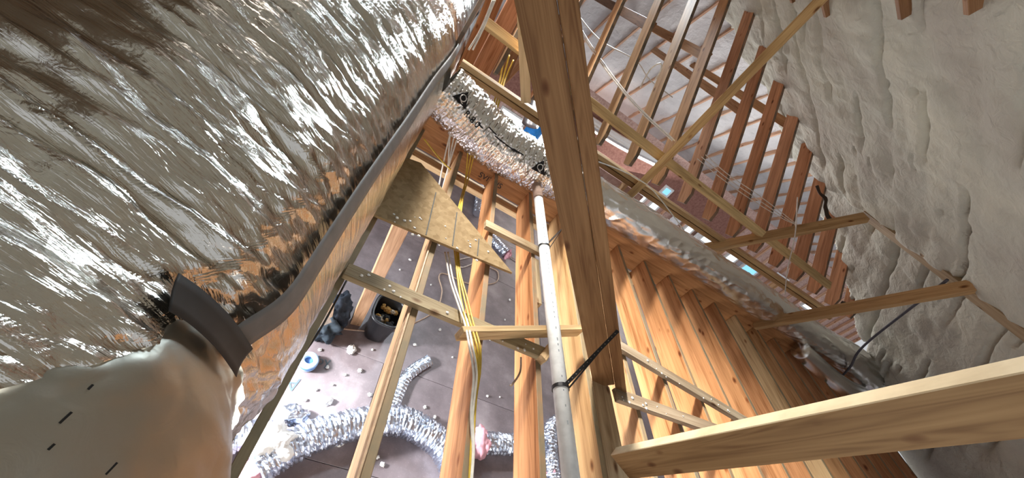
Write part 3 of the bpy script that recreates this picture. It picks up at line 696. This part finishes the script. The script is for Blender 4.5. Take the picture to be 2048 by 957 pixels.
def text_mesh(txt, size):
    c = bpy.data.curves.new('t', 'FONT'); c.body = txt; c.size = size; c.align_x = 'CENTER'; c.align_y = 'CENTER'; c.fill_mode = 'BOTH'; c.extrude = 0
    o = bpy.data.objects.new('t', c); COL.objects.link(o); dg = bpy.context.evaluated_depsgraph_get(); dg.update()
    me = bpy.data.meshes.new_from_object(o.evaluated_get(dg)); bpy.data.objects.remove(o); bpy.data.curves.remove(c)
    return me
def find_duct(px, py):
    """(s, theta) on the near side of the duct under a photograph pixel"""
    A = VD.reshape(-1, 3) - CAM; q = A @ MW.T; u = q[:, 0] / q[:, 2] * FPX + 1024; v = q[:, 1] / q[:, 2] * FPX + 478.5
    k = np.argmin((u - px) ** 2 + (v - py) ** 2 + (q[:, 2] - q[:, 2].min()) * 30)
    return sf[k // NTH], th[k % NTH]
def print_on_duct(name, me, px, rot, matl, lift=.010):
    s0, t0 = find_duct(*px); ca, sa_ = math.cos(rot), math.sin(rot)
    bm = bmesh.new(); bm.from_mesh(me)
    bmesh.ops.subdivide_edges(bm, edges=[e for e in bm.edges if e.calc_length() > .02], cuts=2)
    for v in bm.verts:
        x = v.co.x * ca - v.co.y * sa_; y = v.co.x * sa_ + v.co.y * ca
        v.co = Vector(duct_pt(s0 + x, t0 + y / .24 * TSIGN, lift))
    o = link(name, to_mesh(bm, name), matl); setparent(o, bd); return o
# direction in which theta grows on screen: up-slope on the visible face
a_, b_ = find_duct(985, 300); TSIGN = 1 if (MW @ (duct_pt(a_, b_ + .1) - CAM))[1] < (MW @ (duct_pt(a_, b_) - CAM))[1] else -1
def tri_mesh(sz):
    me = bpy.data.meshes.new('tri'); n = 6; vs = []; fs = []
    for i in range(n + 1):
        for j in range(n + 1 - i): vs.append(((j + i / 2) / n * sz - sz / 2, i / n * sz * .8 - sz * .3, 0))
    def id_(i, j): return sum(n + 1 - k for k in range(i)) + j
    for i in range(n):
        for j in range(n - i):
            fs.append((id_(i, j), id_(i, j + 1), id_(i + 1, j)))
            if j < n - i - 1: fs.append((id_(i, j + 1), id_(i + 1, j + 1), id_(i + 1, j)))
    me.from_pydata(vs, [], fs); return me
for px in ((925, 197), (1080, 336)):
    print_on_duct('printed_triangle', tri_mesh(.15), px, 0, INK, .012)
    print_on_duct('printed_letter', text_mesh('Q', .085), (px[0] + 0, px[1] + 0), 0, WHITEINK, .016)
print_on_duct('printed_text', text_mesh('R-8.0', .075), (944, 238), 0, INK, .012)
print_on_duct('printed_text', text_mesh('Rd', .06), (1092, 350), 0, INK, .012)
def bar_mesh(wd, hd):
    me = bpy.data.meshes.new('bar'); n = 8
    me.from_pydata([(-wd / 2 + wd * i / n, y, 0) for y in (-hd / 2, hd / 2) for i in range(n + 1)], [], [(i, i + 1, i + n + 2, i + n + 1) for i in range(n)]); return me
for px, wd in (((985, 262), .10), ((1003, 283), .16), ((1020, 296), .16), ((1036, 304), .12), ((961, 252), .06)):
    print_on_duct('printed_bar', bar_mesh(wd, .010), px, 0, INK, .012)
# wye branch and hanging strap at the right end
bp_ = [np.array(at(1600, 700, Y=3.35)), np.array(at(1650, 745, Y=3.25)), np.array(at(1690, 775, Y=3.15)), np.array(at(1725, 790, Y=3.2))]
o = tube('duct_branch', bp_, .12, FOIL_DUCT, bd, seg=18, n=14)
bm = None
pA = at(1895, 560, X=4.9); pB = at(1730, 690, Y=3.25); pC = at(1700, 735, Y=3.28); pE = at(1672, 765, Y=3.35)
o = tube('duct_strap', [pA, pB, pC, pE], .014, TINT, None, (.10, .10, .12), seg=6, smoothp=True)
tag(o, 'dark hanging strap from the purlin brace down around the duct end', 'strap')

# ================================================================== PVC PIPE AND STRAPS
zp = ZJ + .185
pp = [at(1077, 400, Z=zp), at(1108, 660, Z=zp), at(1144, 975, Z=zp)]
pv = empty('pvc_pipe', pp[0], 'white PVC pipe running along the joists left of the dark strut', 'pipe')
e0 = pp[0]; e1 = pp[-1]
tube('pipe_run', [e0, e1 + (e1 - e0) * .15], .041, PVC, pv, seg=28, smoothp=False)
dr = (e1 - e0).normalized(); 
o = tube('pipe_upstand', [e0 + Vector((0, .02, .0)), e0 + Vector((-.02, .10, .02)), e0 + Vector((-.03, .2, .02))], .046, TINT, pv, color=(.50, .36, .30), seg=20, n=6)
side = Vector((-dr.y, dr.x, 0)) * -1
for i in range(46):
    t = .12 + .8 * i / 46
    if random.random() < .25: continue
    c = e0.lerp(e1, t); n = (Vector(CAM) - c); n -= dr * n.dot(dr); n.normalize(); sd_ = dr.cross(n)
    nn = (n * .93 + sd_ * -.37).normalized() if sd_.x < 0 else (n * .93 + sd_ * .37).normalized()
    o = lumber('print_mark', c + nn * .0412, c + nn * .0412 + dr * random.uniform(.006, .022), nn, .0006, .006, (.25, .27, .28), mat=TINT, bev=0)
    o.parent = pv; o.matrix_parent_inverse = Matrix.Translation(pv.location).inverted()
def strap(pipe_px, far_px, farX, label, wd=.020, holes=True):
    c = at(*pipe_px, Z=zp); tsv = (c - e0).dot(dr); c = e0 + dr * tsv
    fp = at(*far_px, Y=1.46) if farX is None else at(*far_px, X=farX)
    r = empty('pipe_strap', c, label, 'strap')
    ring = []
    n1 = Vector((0, 0, 1)); n1 = (n1 - dr * n1.dot(dr)).normalized(); n2 = dr.cross(n1)
    th_ = np.linspace(0, 2 * np.pi, 28, endpoint=False)
    V = np.array([[list(c + dr * o_ + (n1 * math.cos(t) + n2 * math.sin(t)) * .0435) for t in th_] for o_ in (-wd / 2, wd / 2)])
    o = link('strap_loop', grid_mesh('strap_loop', V, closed=True), BLACK); so = o.modifiers.new('t', 'SOLIDIFY'); so.thickness = .003; so.offset = 1; setparent(o, r)
    toCam = (Vector(CAM) - c).normalized()
    for k, (sdv, off) in enumerate(((.040, 0), (-.030, -.03))):
        q = c + n1 * (.041 if k == 0 else -.02) + n2 * (0)
        q = c + (n1 * .042 if k == 0 else n2 * (.042 if n2.x > 0 else -.042) + n1 * -.01)
        p = fp + Vector((0, 0, off))
        lumber('strap_tail', q, p, (p - q).cross(toCam), wd if k == 0 else wd * .45, .0025, (.012, .012, .014), r, mat=BLACK, bev=0)
        if k == 0 and holes:
            d_ = p - q; fn = (d_.cross((p - q).cross(toCam))).normalized(); fn = fn if fn.dot(toCam) > 0 else -fn
            for j in range(int(d_.length / .03)):
                h = q + d_.normalized() * (.02 + .03 * j) + fn * .0018
                o = lumber('strap_hole', h, h + d_.normalized() * .005, (p - q).cross(toCam), .004, .0006, (.30, .28, .26), r, mat=TINT, bev=0)
strap((1121, 778), (1236, 662), None, 'black perforated strap tying the white pipe to the dark strut, lower one')
strap((1089, 496), (1130, 452), 1.62, 'black strap around the white pipe farther up, thinner one', .014)

# ================================================================== CABLES
def cable(name, pts, r, col, label, group=None):
    o = tube(name, pts, r, CABLE, None, col, seg=7, n=10)
    return tag(o, label, 'cable', group)
YEL = (.58, .40, .05); WHI = (.72, .69, .62); TANC = (.52, .38, .22)
def pz(L, z): return [at(a, b, Z=ZJ + (z if not isinstance(z, (list, tuple)) else z[i])) for i, (a, b) in enumerate(L)]
for i, dx in enumerate((0, 7, 13)):
    pts = [(908 + dx * .6, 492), (914 + dx * .5, 545), (922 + dx, 600), (933 + dx, 645), (946 + dx, 690), (955 + dx * .4, 740), (948 + dx * .3, 800), (943 + dx * .3, 880), (938 + dx * .3, 975)]
    zz = [-.02, -.01, .04, .09, .15, .10, .03, .012, .012]
    cable('yellow_cable', pz(pts, zz), .0062, YEL if i < 2 else (.50, .34, .045), 'yellow cable draped over the cross boards, %s of three' % ['left', 'middle', 'right'][i], 'yellow cables')
for i, dx in enumerate((0, 6)):
    pts = [(890 + dx, 505), (900 + dx, 560), (917 + dx, 612), (930 + dx, 650), (938 + dx, 690), (947 + dx, 750), (942 + dx * .6, 830), (945 + dx * .4, 900), (940 + dx * .4, 975)]
    cable('white_cable', pz(pts, [-.02, -.01, .05, .10, .16, .10, .03, .014, .014]), .0062, WHI, 'white cable draped over the cross boards, %s of two' % ['left', 'right'][i], 'white cables over the boards')
for i in range(4):
    x = [905, 912, 925, 898][i]; x2 = [876, 890, 884, 897][i]
    cable('drop_cable', [at(x + 6, 225, Y=3.36), at((x + x2) / 2, 310, Y=3.34), at(x2, 385, Y=3.32), at(x2 - 2 + i * 4, 420, Y=3.1)], .0075, WHI, 'white cable dropping in front of the header by the foil trunk, %s of four' % ordn[i], 'white drop cables')
for i, (x, x2) in enumerate(((944, 915), (936, 922), (950, 918))):
    cable('yellow_drop_cable', [at(x, 300, Y=3.36), at((x + x2) / 2 + 2, 360, Y=3.3), at(x2, 425, Z=ZJ + .01), at(x2 - 6, 480, Z=ZJ - .0)], .0065, YEL, 'yellow cable dropping from the duct to the offcut, %s of three' % ordn[i], 'yellow drop cables')
cable('yellow_feeder', [at(848, 278, Y=3.36), at(880, 318, Y=3.33), at(902, 340, Y=3.3)], .007, YEL, 'short yellow cable slanting across the header by the foil trunk')
for i, dx in enumerate((0, 5)):
    cable('roof_cable', [at(1135 + dx, 20, Y=4.9), at(1180 + dx, 95, Y=4.6), at(1243 + dx, 180, Y=4.12), at(1290 + dx, 232, Y=4.02), at(1345 + dx, 282, Y=3.93)], .0075, (.74, .71, .68), 'long white cable running down across the bare rafters, %s of the pair' % ['left', 'right'][i], 'long white roof cables')
cable('loop_cable', [at(1140, 10, Y=5), at(1200, 80, Y=5), at(1270, 120, Y=4.95), at(1300, 160, Y=5.0), at(1345, 195, Y=5.1)], .007, (.6, .56, .5), 'thin cable crossing the upper rafters above the long pair')
cable('hook_cable', [at(1280, 175, Y=4.6), at(1300, 140, Y=4.55), at(1320, 127, Y=4.5), at(1322, 140, Y=4.5), at(1310, 160, Y=4.52)], .008, WHI, 'white cable end hooked around a bare rafter')
cable('plate_cable', [at(1185, 320, Y=3.83), at(1235, 338, Y=3.83), at(1275, 358, Y=3.8), at(1305, 380, Y=3.78), at(1345, 430, Y=3.80), at(1385, 485, Y=3.80)], .0065, WHI, 'white cable lying along the rafter plate toward the smooth duct')
for i in range(3):
    cable('rafter_cable', [at(1395 + 8 * i, 318 - 4 * i, Y=4.2), at(1440 + 8 * i, 355 - 3 * i, Y=4.15), at(1500 + 8 * i, 398 - 4 * i, Y=4.1), at(1570 + 6 * i, 440, Y=4.05), at(1610, 455 + 4 * i, Y=4.0)], .005, (.66, .58, .52), 'thin wire strung across the right-hand rafters, %s of three' % ordn[i], 'thin rafter wires')
cable('hanging_wire', [at(1595, 395, Y=3.85), at(1590, 470, Y=3.85), at(1575, 540, Y=3.8), at(1570, 590, Y=3.75)], .007, (.62, .56, .5), 'wire hanging past the farther tan brace')
for i in range(3):
    o_ = [0, 6, 11][i]
    cable('joist_cable', [Vector((.372 - .004 * i, 2.6, ZJ + .004 - .012 * i)), Vector((.366, 1.9, ZJ - .012 * i)), Vector((.366 - .003 * i, 1.2, ZJ - .014 * i)), Vector((.364, .4, ZJ - .013 * i))], .0062, [(.66, .47, .3), (.45, .27, .16), TANC][i], 'brown cable stapled along the second joist, %s of three' % ordn[i], 'joist cables')
cable('black_cable', [at(702, 545, Z=ZJ - .05), at(640, 660, Z=ZJ - .05), at(583, 740, Z=ZJ - .06), at(545, 800, Z=ZJ - .05), at(480, 935, Z=ZJ - .06)], .005, (.02, .02, .02), 'thin black cable sagging along the first joist')
cable('stub_cable', [at(1042, 715, Z=ZJ - .03), at(1040, 745, Z=ZJ - .06), at(1026, 768, Z=ZJ - .04), at(1021, 772, Z=ZJ - .02)], .006, (.5, .42, .34), 'short grey cable end poking from the fourth joist')
for i, dx in enumerate((0, 4)):
    cable('upper_cable', [at(990 - dx, 0, Y=3.7), at(965 - dx, 60, Y=3.7), at(945 - dx * 2, 100, Y=3.65)], .009, WHI, 'white cable beside the top of the grey tape, %s' % ['right', 'left'][i], 'upper white cables')
for i, dx in enumerate((0, 9, 17)):
    cable('behind_cable', [at(1010 + dx, 100 + 10 * i, Y=4.35), at(1000 + dx * .6, 160, Y=4.2), at(985 + dx * .6, 215, Y=3.85)], .008, YEL, 'yellow cable behind the header plate left of the paired brace, %s of three' % ordn[i], 'yellow cables behind the plate')

# ================================================================== ON THE SUBFLOOR
def fpt(px, py, z): return np.array(at(px, py, Z=z))
def floor_duct(name, pts, r, label, matl=FOIL_FLOOR, flat=1.0, ns=.012, nr=48):
    P = smooth_path(pts, 30); s = np.r_[0, np.cumsum(np.linalg.norm(np.diff(P, axis=0), axis=1))]
    sf_ = np.arange(0, s[-1], ns); PF_ = np.stack([np.interp(sf_, s, P[:, i]) for i in range(3)], 1); T, N_, B = path_frames(PF_)
    t = np.linspace(0, 2 * np.pi, nr, endpoint=False); S, Tt = np.meshgrid(sf_, t, indexing='ij')
    R = r * (1 + .05 * np.sin(S * 2 * np.pi / .045) + .10 * facet(S * 22, Tt * 3) + .06 * ridge(S * 35, Tt * 2))
    V = PF_[:, None] + R[..., None] * (np.cos(t)[None, :, None] * N_[:, None] * flat + np.sin(t)[None, :, None] * B[:, None])
    V[..., 2] = np.maximum(V[..., 2], .003)
    e = empty(name, PF_[0], label, 'duct')
    o = link('foil_sleeve', grid_mesh('floor_sleeve', V, closed=True, caps=True), matl); setparent(o, e); return e
def wool(name, c, rx, ry, rz, matl, label, cat, parent=None, seed=0):
    bm = bmesh.new(); bmesh.ops.create_icosphere(bm, subdivisions=4, radius=1)
    for v in bm.verts:
        n = v.co.copy(); d_ = 1 + .45 * mnoise.noise(n * 1.8 + Vector((seed, 0, 0))) + .25 * mnoise.noise(n * 5 + Vector((0, seed, 0)))
        v.co = Vector((n.x * rx, n.y * ry, n.z * rz)) * d_
        if c[2] + v.co.z < .003: v.co.z = .003 - c[2]
    o = link(name, to_mesh(bm, name), matl, smooth=True); o.location = c
    if parent: setparent(o, parent)
    elif label: tag(o, label, cat)
    return o
R1 = .15
fd1 = floor_duct('floor_duct', [fpt(505, 945, R1), fpt(560, 905, R1), fpt(640, 868, R1), fpt(720, 848, R1), fpt(795, 842, R1), fpt(850, 865, R1), fpt(890, 900, R1), fpt(915, 960, R1), fpt(925, 1010, R1)], R1, 'long curving silver flex duct lying on the subfloor below the joists')
wool('insulation_end', tuple(fpt(512, 945, .12)), .14, .12, .13, PINKWOOL, None, None, fd1, 3)
wool('insulation_tuft', tuple(fpt(545, 888, .22)), .20, .16, .16, WHITEWOOL, 'white fibre tuft spilling over the long floor duct', 'insulation', None, 5)
fd2 = floor_duct('floor_duct', [fpt(400, 885, .13), fpt(450, 878, .13), fpt(500, 870, .13), fpt(545, 872, .13)], .13, 'short silver duct end poking out below the foil trunk')
fd3 = floor_duct('floor_duct', [fpt(955, 884, .12), fpt(990, 888, .12), fpt(1030, 890, .12), fpt(1075, 893, .12)], .12, 'silver duct with a pink end between the third and fourth joists')
wool('insulation_end', tuple(fpt(962, 886, .14)), .11, .17, .14, PINKWOOL, None, None, fd3, 9)
fd4 = floor_duct('floor_duct', [fpt(1120, 842, .12), fpt(1103, 856, .12), fpt(1099, 890, .12), fpt(1103, 940, .12), fpt(1110, 985, .12)], .10, 'silver duct turning the corner left of the white pipe')
wool('insulation_end', tuple(fpt(1103, 950, .1)), .10, .10, .1, PINKWOOL, None, None, fd4, 12)
fd5 = floor_duct('floor_duct', [fpt(785, 818, .03), fpt(797, 785, .03), fpt(812, 755, .03), fpt(835, 735, .03), fpt(860, 720, .04)], .075, 'flattened silver sleeve curling up from the long floor duct', flat=.35)
fd6 = floor_duct('floor_duct', [fpt(960, 375, .10), fpt(958, 400, .10), fpt(955, 428, .10)], .095, 'small silver duct stub far up beside the third joist')
fd7 = floor_duct('floor_duct', [fpt(975, 468, .1), fpt(995, 490, .1), fpt(1012, 508, .1)], .10, 'small silver duct stub with a pink end under the offcut tip')
wool('insulation_end', tuple(fpt(1016, 510, .1)), .06, .09, .1, PINKWOOL, None, None, fd7, 15)
wool('foil_wad', tuple(fpt(588, 832, .07)), .12, .10, .08, FOIL_FLOOR, 'crumpled foil wad on the subfloor beside the first joist', 'foil', None, 21)
# tape roll
tp = fpt(617, 724, .05); bm = bmesh.new()
V = np.array([[(r * math.cos(t), r * math.sin(t), z) for t in np.linspace(0, 2 * math.pi, 32, endpoint=False)] for r, z in ((.045, 0), (.095, 0), (.098, .01), (.098, .085), (.092, .095), (.05, .095), (.045, .085), (.045, 0))])
rl = empty('wire_spool', (tp[0], tp[1], .02), 'small blue-white spool on the subfloor beside the first joist', 'spool')
o = link('spool_body', grid_mesh('spool_body', V, closed=True), TINT, None, (.42, .60, .85), smooth=True); o.location = (tp[0], tp[1], .003); setparent(o, rl)
o = tube('spool_band', [(tp[0], tp[1], .035), (tp[0], tp[1], .065)], .1, TINT, rl, (.12, .25, .5), seg=28, smoothp=False)
# black tub of scraps
tb = fpt(752, 662, 0); tubE = empty('trash_tub', tb, 'black tub full of scraps on the subfloor beside the leaning stud', 'tub')
t = np.linspace(0, 2 * math.pi, 40, endpoint=False)
def ring(r, z): 
    k = 3.2; c = np.cos(t); s = np.sin(t); rr = r / (np.abs(c) ** k + np.abs(s) ** k) ** (1 / k)
    return np.stack([tb[0] + rr * c * .9, tb[1] + rr * s * 1.1, np.full_like(t, z)], -1)
V = np.array([ring(.01, .004), ring(.15, .004), ring(.165, .05), ring(.20, .42), ring(.225, .44), ring(.225, .46), ring(.195, .46), ring(.185, .42), ring(.165, .25), ring(.01, .25)])
o = link('tub_shell', grid_mesh('tub_shell', V, closed=True), BLACK, smooth=True); setparent(o, tubE)
for i in range(14):
    c = (tb[0] + random.uniform(-.11, .11), tb[1] + random.uniform(-.13, .13), .27 + random.uniform(0, .08))
    o = wool('scrap', c, random.uniform(.025, .06), random.uniform(.02, .05), .03, TINT, 'scrap of packing lying in the black tub, %s counted across' % ordn[i], 'scrap', None, 30 + i)
    o.color = (*random.choice([(.45, .26, .08), (.55, .48, .38), (.06, .06, .07), (.03, .03, .03), (.5, .33, .14)]), 1); o['group'] = 'scraps in the tub'
# black bags and card by the first joist
for i, (px, rr, c) in enumerate([((672, 625), (.16, .22, .24), (.02, .025, .035)), ((650, 655), (.17, .15, .20), (.03, .04, .05)), ((640, 645), (.10, .14, .1), (.015, .016, .02))]):
    o = wool('trash_bag', tuple(fpt(*px, rr[2] * .7)), *rr, TINT, ['tall black plastic bag beside the leaning stud', 'dark plastic bag slumped against the first joist line', 'small black bag heap by the foil trunk'][i], 'bag', None, 50 + i); o.color = (*c, 1)
for i, (px, ang) in enumerate([((648, 608), .4), ((640, 632), 1.0)]):
    c = fpt(*px, .5); bm = box_bm(-.14, .14, -.09, .09, -.004, .004, .001); o = link('card_scrap', to_mesh(bm, 'card_scrap'), TINT, None, [(.45, .33, .24), (.6, .52, .45)][i])
    o.location = (c[0], c[1], .40 + .04 * i); o.rotation_euler = (.4, .2, ang); tag(o, ['brown card scrap on the black bags by the first joist', 'pale card scrap on the black bags below the brown one'][i], 'card')
# cords on the floor
cable('extension_cord', [fpt(655, 655, .012), fpt(720, 662, .012), fpt(770, 664, .012), fpt(820, 650, .012), fpt(870, 622, .012), fpt(884, 585, .012), fpt(878, 555, .012), fpt(890, 548, .012), fpt(940, 568, .012), fpt(990, 566, .012), fpt(996, 545, .012), fpt(980, 535, .012)], .010, (.52, .38, .28), 'tan cord snaking across the subfloor past the black tub')
cable('coil_cord', [fpt(940, 515, .012), fpt(918, 520, .012), fpt(912, 528, .012), fpt(925, 535, .012), fpt(945, 528, .012)], .010, (.74, .66, .60), 'pale cord loop on the subfloor under the offcut')
cable('thin_cord', [fpt(1018, 512, .02), fpt(1040, 525, .02), fpt(1046, 520, .02), fpt(1060, 500, .02)], .008, (.45, .30, .24), 'brown cord by the pink duct end')
# foam crumbs
spots = [(703, 700), (655, 803), (676, 887), (745, 665), (765, 930), (790, 770), (830, 690), (850, 815), (870, 835), (980, 680), (975, 793), (1000, 795), (905, 715), (740, 790), (690, 750), (665, 770), (560, 775), (632, 780), (450, 935), (754, 915), (880, 660), (1010, 640), (1020, 600), (930, 600), (862, 570), (800, 540), (820, 520), (745, 700), (720, 742), (1060, 470), (1030, 420), (900, 470), (845, 470), (1265, 650), (640, 700), (655, 735), (610, 800), (690, 835), (725, 640), (785, 650)]
crumbs = []
for i, (a, b) in enumerate(spots):
    c = fpt(a, b, .012); r = random.choice([.014, .018, .025, .012]) if i > 3 else .05
    o = wool('foam_crumb', tuple(c), r, r * random.uniform(.6, 1.3), r * .7, SCRAP, None, None, None, 70 + i)
    crumbs.append((int(math.floor(c[0] / .406)), c[1], o))
gaps = {}
for g, y, o in sorted(crumbs, key=lambda t: (t[0], t[1])): gaps.setdefault(g, []).append(o)
for g, os_ in gaps.items():
    for i, o in enumerate(os_):
        where = 'left of the first joist' if g < 0 else 'right of the %s joist' % ordn[g]
        tag(o, 'white crumb on the subfloor %s, %s from the camera' % (where, ordn[i]), 'crumb', 'foam crumbs on the subfloor')
# faint printing on the subfloor and on the header
def flat_text(txt, size, px, rotz, matl, parent, z=.0035):
    me = text_mesh(txt, size); o = link('printed_text', me, matl); c = at(*px, Z=z); o.location = c; o.rotation_euler = (0, 0, rotz)
    o.parent = parent; o.matrix_parent_inverse = parent.matrix_basis.inverted(); return o
flat_text('Advan', .20, (545, 764), math.radians(193), INKBLUE, floor); flat_text('cby', .16, (641, 722), math.radians(13), INKBLUE, floor)
me = text_mesh('SVITNS', .085); o = link('printed_text', me, INK); c = at(981, 362, Y=3.498); o.location = c; o.rotation_euler = (math.radians(90), 0, 0)
o.parent = hb; o.matrix_parent_inverse = hb.matrix_basis.inverted()
